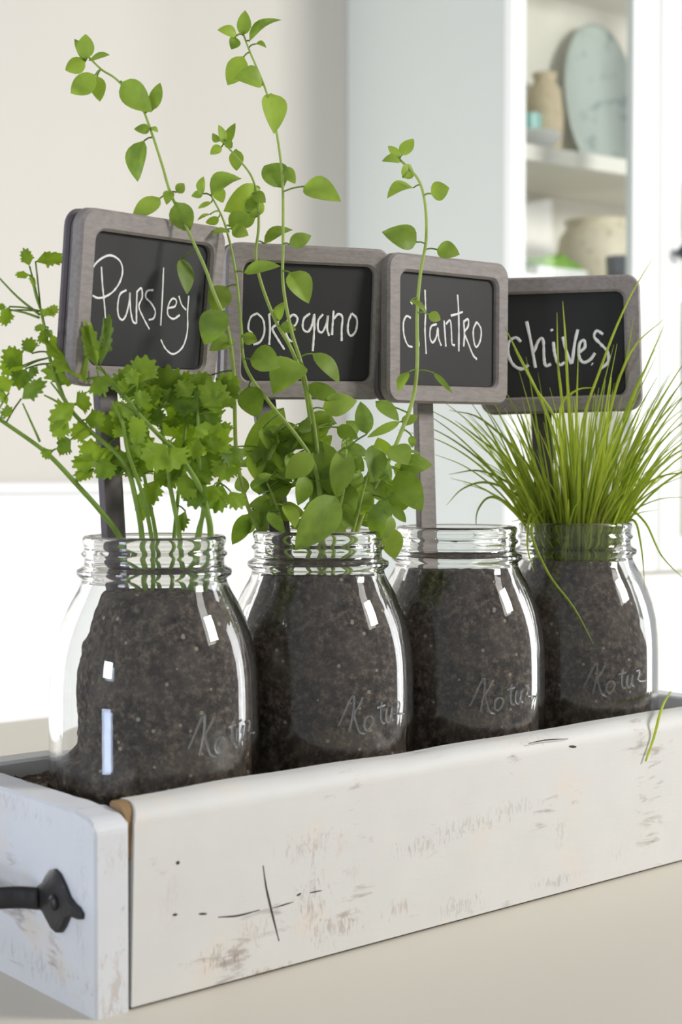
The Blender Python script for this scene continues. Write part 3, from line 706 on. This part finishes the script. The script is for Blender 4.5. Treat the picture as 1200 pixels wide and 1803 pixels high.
OL = zz(0, 0, .5167, [(295, 200, 290, 115, 55), (290, 205, 222, 240, 50), (305, 205, 372, 185, 45), (290, 210, 255, 130, 32), (325, 255, 240, 320, 64), (330, 260, 340, 345, 48), (415, 280, 515, 380, 80), (520, 375, 545, 280, 40), (510, 440, 457, 440, 30), (515, 435, 539, 450, 20), (490, 480, 462, 618, 84),
  (545, 675, 450, 745, 58), (600, 655, 628, 625, 32), (580, 650, 567, 695, 34), (600, 690, 645, 790, 75), (825, 120, 835, 35, 44), (805, 120, 742, 100, 38), (800, 125, 790, 168, 40), (850, 140, 955, 60, 54), (870, 150, 907, 160, 22), (830, 193, 775, 290, 64), (893, 290, 800, 262, 88), (925, 320, 935, 450, 77), (915, 325, 897, 342, 14),
  (965, 640, 900, 560, 84), (970, 570, 1005, 625, 36), (1035, 635, 1158, 680, 76), (985, 832, 1060, 803, 46), (900, 830, 995, 775, 46), (760, 490, 745, 425, 36), (770, 490, 800, 420, 30), (755, 500, 715, 525, 30), (750, 480, 722, 455, 26), (770, 480, 790, 505, 26), (805, 510, 805, 582, 44),
  (885, 640, 765, 720, 80), (720, 665, 820, 600, 72), (690, 660, 690, 600, 32), (690, 660, 652, 668, 24), (720, 690, 672, 710, 16), (715, 730, 672, 750, 16), (780, 770, 850, 730, 62), (780, 790, 720, 795, 38), (790, 780, 845, 800, 46), (860, 660, 905, 690, 42), (745, 740, 700, 760, 32), (890, 680, 830, 740, 60), (870, 740, 800, 760, 50), (735, 640, 760, 690, 40)])
OL += zz(0, 360, .5, [(640, 190, 660, 315, 60), (800, 290, 745, 375, 78), (795, 380, 715, 490, 95), (825, 480, 735, 510, 64), (1020, 240, 1088, 345, 80), (860, 240, 985, 215, 48), (980, 410, 1000, 340, 46), (985, 430, 1042, 440, 42), (880, 545, 988, 570, 95), (1065, 565, 960, 660, 125), (1100, 525, 1200, 625, 58), (1080, 640, 1200, 685, 54), (855, 460, 905, 480, 42), (875, 640, 905, 750, 85), (745, 600, 700, 640, 30)])
OL += zz(580, 0, .5167, [(240, 550, 180, 545, 36), (235, 540, 200, 495, 32), (245, 530, 285, 472, 46), (248, 605, 277, 560, 48), (285, 640, 195, 668, 66), (345, 660, 407, 640, 58), (295, 825, 183, 790, 74), (365, 850, 442, 865, 56)])
OL += zz(650, 430, .21667, [(330, 460, 470, 560, 50), (480, 570, 580, 615, 78), (315, 1040, 235, 1195, 100), (520, 1045, 675, 1210, 42)])
OL += zz(400, 620, .3, [(330, 330, 90, 620, 160), (420, 480, 300, 690, 120), (500, 600, 340, 740, 125), (560, 530, 600, 830, 155), (680, 560, 640, 850, 135), (640, 850, 400, 1160, 190), (720, 780, 730, 970, 95), (850, 560, 860, 760, 125), (960, 560, 1060, 660, 145), (960, 680, 830, 760, 105), (1000, 700, 1140, 930, 150), (940, 870, 860, 1110, 130), (960, 900, 1050, 1000, 55), (960, 960, 930, 1100, 65),
  (820, 480, 780, 290, 95), (870, 290, 1010, 400, 82), (1010, 410, 820, 500, 48), (560, 330, 760, 285, 120), (260, 720, 140, 800, 54), (340, 780, 250, 900, 85), (310, 860, 190, 1020, 95), (450, 720, 420, 900, 110), (330, 900, 400, 1030, 105), (620, 900, 740, 1030, 115), (700, 600, 800, 700, 105), (110, 820, 70, 720, 85), (125, 950, 30, 1130, 95), (420, 420, 490, 460, 85), (560, 1000, 700, 1060, 85), (480, 880, 560, 1010, 95), (1080, 490, 1085, 560, 42), (1060, 580, 1140, 600, 24), (1060, 660, 1180, 690, 24),
  (480, 500, 560, 640, 90), (760, 480, 700, 400, 80), (880, 640, 960, 760, 100), (380, 620, 260, 560, 90), (200, 560, 120, 660, 80), (760, 900, 840, 1030, 90), (840, 820, 760, 960, 100), (520, 760, 640, 900, 110), (240, 940, 330, 1060, 80)])
# a darker filling of leaves behind, low in the clump
for i in range(80):
    u = R.uniform(445, 715); v = R.uniform(740, 935); an = R.uniform(0, 6.28); ln = R.uniform(34, 62)
    OL.append((u, v, u + ln * math.cos(an), v + ln * math.sin(an) * .8 + 8, ln * .6, .018))
for q in OL:
    bu, bv, tu, tv, wp = q[:5]; dist, s = near_stem(bu, bv, OS); z = s[2]
    z += R.uniform(-.006, .004) + (q[5] if len(q) > 5 else 0)
    if bv > 690 and len(q) == 5: z = D2 + R.uniform(-.034, .012)
    if len(q) > 5 or bv > 900: z = max(z, D2 - .022 - (.02 if bv > 860 and len(q) == 5 else 0))
    base = at(bu, bv, z); lnp = math.hypot(tu - bu, tv - bv) * z / FPX
    tip = at(tu, tv, z + R.uniform(-.45, .25) * lnp)
    b = MB(); leaf_geo(b, base, tip, wp * z / FPX * 1.15, toward_cam((base + tip) / 2, .65, .5), R.uniform(.04, .32), R.uniform(.12, .6))
    if dist < 85:
        b.tube(catmull([base, base.lerp(s[3], .5) + UPZ * .0006, s[3]], 3), .00045, 5)
    mk('leaf', b.v, b.f, 'oregano', op)

# ---- parsley
D1 = .768
pp = empty('parsley_plant', (JX[0], JY, Z0 + TOPZ[0]), 'bushy parsley plant with toothed leaves growing in the nearest jar', 'plant')
def P5(x, y): return (.2662 * x, 420 + .2662 * y)
def P6(x, y): return (200 + .2333 * x, 620 + .2333 * y)
PST = [([(-40, 712, .735), (0, 739, .738), (66, 785, .742), (96, 811, .745), (133, 851, .75), (176, 899, .757), (212, 948, .764), (236, 1010, .768), (250, 1065, .769)], .0009, .0017),
 ([(72, 548, .745), (80, 585, .745), (90, 640, .747), (117, 710, .75), (160, 760, .753), (218, 814, .757), (240, 886, .76), (250, 950, .764), (257, 1065, .768)], .0007, .0016),
 ([(197, 705, .75), (216, 747, .752), (224, 793, .755), (250, 870, .76), (268, 960, .765), (268, 1062, .767)], .0007, .0013),
 ([(190, 665, .745), (223, 702, .745), (247, 732, .747), (282, 769, .75), (312, 797, .752), (335, 830, .755), (352, 860, .758), (364, 900, .76), (370, 950, .762), (356, 1065, .765)], .0009, .0017),
 ([(347, 700, .765), (349, 760, .765), (352, 830, .766), (359, 880, .766), (350, 950, .767), (340, 1065, .768)], .0007, .0013),
 ([(280, 720, .77), (290, 790, .77), (300, 860, .77), (315, 940, .77), (326, 1065, .77)], .0008, .0015),
 ([(400, 790, .775), (385, 850, .774), (350, 930, .772), (330, 1065, .77)], .0008, .0014),
 ([(240, 760, .782), (256, 850, .78), (275, 950, .776), (282, 1065, .774)], .0007, .0013),
 ([(330, 720, .785), (318, 830, .782), (306, 950, .778), (300, 1065, .774)], .0007, .0013)]
PS = []
for st, r0, r1 in PST:
    P = bez_tube('stalk', [at(*p) for p in st], r0, r1, 'parsley_stem', pp)
    PS.append([(600 + FPX * (p - CAM).dot(RT) / (p - CAM).dot(FW), 901.5 - FPX * (p - CAM).dot(UPV) / (p - CAM).dot(FW), (p - CAM).dot(FW), p) for p in P])
TW = [[P5(150, 1090), P5(200, 1200), P5(265, 1345)], [P5(-20, 245), P5(120, 390), P5(265, 505)], [P5(205, 240), P5(240, 390), P5(278, 490)], [P5(60, 470), P5(160, 490), P5(262, 525)], [P5(290, 1035), P5(360, 1070), P5(425, 1110)], [P5(335, 950), P5(390, 1020), P5(440, 1095)],
      [P5(390, 945), P5(415, 1020), P5(440, 1085)], [P5(640, 850), P5(660, 930), P5(700, 1050)], [P6(20, 370), P6(90, 410), P6(170, 470)], [P6(180, 230), P6(170, 330), P6(200, 440)]]
for t in TW:
    z = near_stem(*t[-1], PS)[1][2]
    bez_tube('leaf_stalk', [at(u, v, z - .002 * (1 - i / 2)) for i, (u, v) in enumerate(t)], .00045, .0007, 'parsley_stem', pp, 5, 4)
def frond(b, base, tip, width, up, seed):
    """toothed three-lobed leaflet"""
    ax = tip - base; ln = ax.length; a = ax / ln; nrm = (up - a * up.dot(a)).normalized(); sd = a.cross(nrm)
    rr_ = random.Random(seed); pts = []; n = 37; hw = width * .5
    for i in range(n):
        t = i / (n - 1) * 2 - 1                       # -1 .. 1 round the fan
        an = t * 1.95
        lobe = .70 + .30 * abs(math.cos(an * 1.38)) ** .7
        tooth = 1 + .13 * (1 if i % 4 in (1, 2) else -.6) * rr_.uniform(.5, 1.3)
        rad = lobe * tooth * (.80 + .20 * math.cos(an))
        x = math.sin(an) * rad * hw * 1.12; y = (.42 + math.cos(an) * rad * .58) * ln
        if abs(t) > .9: x *= .8
        pts.append((x, max(y, .02 * ln)))
    cv = rr_.uniform(-.22, .22); cu = rr_.uniform(-.05, .3)
    def up3(x, y):
        s = y / ln; q = x / max(hw, 1e-6)
        return base + a * y + sd * x + nrm * (cu * ln * (s - s * s) * 1.2 + cv * hw * q * q + .05 * ln * math.sin(q * 6 + seed))
    V = [up3(0, 0)] + [up3(0, ln * .42)] + [up3(x * .55, ln * .42 + (y - ln * .42) * .55) for x, y in pts] + [up3(x, y) for x, y in pts]
    F = []
    for i in range(n - 1):
        F += [(1, 2 + i, 3 + i), (2 + i, 2 + n + i, 3 + n + i, 3 + i)]
    F += [(0, 2 + n, 2), (0, 2, 1), (0, 1, 2 + n - 1), (0, 2 + n - 1, 2 + 2 * n - 1)]
    b.add(V, F)
PL = [(*P5(a, b_), *P5(c_, d_), w_ * .2662) for a, b_, c_, d_, w_ in [(195, 180, 160, 70, 85), (235, 150, 430, 140, 135), (195, 240, 105, 240, 62), (205, 240, 225, 310, 62), (60, 450, 10, 570, 105), (20, 480, 0, 430, 65), (300, 510, 380, 450, 75), (290, 510, 300, 465, 55), (300, 580, 230, 600, 65), (320, 590, 260, 690, 65), (310, 600, 335, 650, 55),
  (210, 760, 180, 660, 115), (150, 840, 30, 740, 155), (160, 850, 0, 850, 145), (170, 860, 120, 990, 145), (200, 850, 235, 910, 85), (140, 1060, 300, 950, 125), (60, 1020, -10, 910, 125), (50, 1100, -10, 1000, 105), (30, 1190, 60, 1110, 105), (570, 940, 350, 640, 270), (560, 930, 290, 870, 150), (640, 850, 570, 560, 120), (655, 840, 720, 515, 105), (620, 930, 700, 1010, 185),
  (500, 1090, 340, 1240, 200), (500, 1100, 590, 1060, 155), (450, 1200, 350, 1300, 165), (470, 1330, 390, 1390, 155), (340, 1400, 280, 1440, 105), (370, 1390, 440, 1390, 90), (640, 1480, 560, 1340, 165), (640, 1490, 480, 1470, 135), (620, 1520, 500, 1590, 125), (700, 1450, 680, 1590, 155), (720, 1480, 840, 1480, 165), (560, 1200, 690, 1200, 145), (600, 1300, 470, 1260, 140)]]
PL += [(*P6(a, b_), *P6(c_, d_), w_ * .2333) for a, b_, c_, d_, w_ in [(190, 230, 250, 40, 235), (180, 240, 110, 140, 125), (300, 400, 270, 255, 150), (400, 420, 430, 280, 145), (540, 420, 550, 270, 145), (640, 420, 680, 280, 135), (740, 430, 800, 300, 155), (830, 420, 890, 340, 105), (230, 420, 200, 290, 145), (740, 600, 700, 450, 185), (850, 640, 800, 540, 165), (880, 700, 920, 850, 205), (860, 800, 800, 960, 205), (820, 1000, 760, 1200, 185), (880, 1050, 960, 1180, 165), (760, 1000, 720, 1120, 165),
  (400, 700, 250, 850, 255), (420, 720, 480, 880, 255), (200, 780, 120, 900, 205), (250, 600, 120, 540, 165), (330, 560, 300, 430, 175), (560, 560, 520, 430, 155), (640, 1000, 480, 1050, 205), (700, 1000, 560, 1150, 205), (330, 960, 250, 1150, 165), (250, 1000, 220, 1250, 145), (540, 1200, 500, 1350, 105), (620, 900, 720, 1000, 155), (460, 480, 420, 560, 155), (640, 650, 600, 800, 145), (780, 760, 740, 640, 145), (180, 560, 60, 600, 155), (100, 300, 40, 220, 125), (80, 640, 20, 560, 125), (620, 560, 700, 620, 150), (300, 900, 420, 980, 160), (60, 480, 150, 420, 130)]]
for i in range(60):
    u = R.uniform(200, 415); v = R.uniform(690, 850) if i % 3 else R.uniform(690, 760); an = R.uniform(-2.6, -.5); ln = R.uniform(34, 58)
    PL.append((u, v, u + ln * math.cos(an), v + ln * math.sin(an), ln * 1.1, .02))
for i, q in enumerate(PL):
    bu, bv, tu, tv, wp = q[:5]; dist, s = near_stem(bu, bv, PS)
    z = s[2] + R.uniform(-.012, .006) + (R.uniform(.005, .03) if len(q) > 5 else 0)
    base = at(bu, bv, z); lnp = math.hypot(tu - bu, tv - bv) * z / FPX
    tip = at(tu, tv, z + R.uniform(-.5, .3) * lnp); b = MB()
    frond(b, base, tip, wp * z / FPX * 1.25, toward_cam((base + tip) / 2, .3 if wp > 32 else .8, .4), i * 3 + 1)
    if 6 < dist < 110:
        b.tube(catmull([base, base.lerp(s[3], .5) + UPZ * .0006, s[3]], 3), .00045, 5)
    mk('leaf', b.v, b.f, 'parsley', pp)

# ---- chives
D4 = .976
cp = empty('chive_plant', (JX[3], JY, Z0 + TOPZ[3]), 'dense tuft of thin green chives growing in the farthest jar', 'plant')
jc = Vector((JX[3], JY, Z0 + TOPZ[3]))
def blade(pts, r0):
    P = catmull(pts, 5); m_ = len(P); b = MB()
    b.tube(P, [r0 * (.75 + .35 * math.sin(math.pi * i / (m_ - 1))) * (1 - .8 * (i / (m_ - 1)) ** 3) for i in range(m_)], 5)
    b.obj('blade', 'chive', cp, True)
for i in range(272):
    a = R.uniform(0, 2 * math.pi); rad = .024 * math.sqrt(R.random())
    root = jc + Vector((rad * math.cos(a), rad * math.sin(a), -.006))
    oa = a + R.uniform(-.7, .7); lean = (rad / .024) * R.uniform(.15, 1.05) + R.uniform(0, .15)
    ln = R.choice((R.uniform(.055, .095), R.uniform(.08, .125), R.uniform(.10, .148)))
    od = Vector((math.cos(oa), math.sin(oa), 0)); dr = R.uniform(.0, .55) * lean
    neck_r = .029
    pts = []
    for q in range(6):
        s = q / 5; th_ = lean * (.35 + .65 * s) + dr * s * s * 1.3
        p = (pts[-1] if pts else root)
        if q: p = p + (UPZ * math.cos(th_) + od * math.sin(th_)) * ln / 5
        if p.z < Z0 + JH + .001:
            dd = Vector((p.x - jc.x, p.y - jc.y, 0))
            if dd.length > neck_r: dd = dd.normalized() * neck_r; p = Vector((jc.x + dd.x, jc.y + dd.y, p.z))
        pts.append(p)
    blade(pts, R.uniform(.0006, .00095))
for st in ([(1000, 960, .972), (960, 900, .960), (935, 935, .925), (965, 1010, .917), (1010, 1070, .913), (1045, 1135, .911)], [(1040, 960, .975), (1020, 780, .96), (1060, 640, .955), (1105, 530, .95), (1150, 452, .945)],
           [(1000, 950, .97), (985, 800, .955), (950, 700, .95), (905, 610, .945), (888, 575, .94)], [(1020, 950, .97), (985, 760, .95), (940, 680, .945), (905, 615, .945)], [(1015, 950, .97), (1000, 700, .95), (995, 600, .95), (990, 530, .95)],
           [(1010, 950, .97), (990, 720, .955), (982, 640, .95), (980, 550, .95)], [(990, 960, .975), (920, 880, .975), (860, 850, .975), (815, 860, .98), (785, 890, .985)], [(985, 960, .975), (910, 900, .975), (865, 875, .975), (840, 900, .978), (838, 940, .978)],
           [(985, 960, .98), (920, 870, .985), (850, 830, .985), (790, 835, .985)], [(1000, 950, .98), (930, 820, .98), (850, 740, .98), (790, 722, .98)], [(1000, 950, .98), (925, 840, .985), (840, 770, .985), (800, 740, .99)],
           [(1060, 960, .975), (1110, 880, .97), (1160, 840, .965), (1230, 830, .96)], [(1060, 960, .975), (1100, 900, .97), (1135, 920, .965), (1165, 980, .96), (1215, 1030, .955)], [(1060, 950, .98), (1120, 780, .97), (1165, 700, .965), (1215, 620, .96)],
           [(1050, 950, .98), (1110, 820, .975), (1160, 740, .97), (1210, 690, .97)], [(1040, 950, .975), (1070, 740, .965), (1110, 620, .96), (1170, 560, .955)], [(1050, 950, .975), (1100, 740, .965), (1140, 640, .96), (1170, 570, .96)],
           [(1040, 950, .98), (1080, 700, .97), (1100, 640, .965), (1115, 560, .96)], [(1010, 950, .97), (985, 740, .945), (1010, 690, .94), (1048, 682, .935)], [(1065, 955, .975), (1112, 915, .965), (1128, 960, .955), (1135, 1040, .95)],
           [(960, 975, .965), (935, 905, .945), (928, 960, .935), (940, 1010, .93)]):
    blade([at(*p) for p in st], .00085)
# a cut blade that hangs over the front board
bl = [at(1172, 1226, .95), at(1166, 1246, .915)]
hang = []
for u, v in ((1180, 1218), (1168, 1238), (1160, 1262), (1150, 1300), (1136, 1340)):
    hang.append(onfront(u, v, -.002 if v > 1250 else (.012 if v > 1230 else .03)))
b = MB(); P = catmull(hang, 5); b.tube(P, [.0006 + .0003 * math.sin(math.pi * i / (len(P) - 1)) for i in range(len(P))], 5)
b.obj('blade', 'chive', cp, True)['label'] = 'chive blade drooping over the front board'
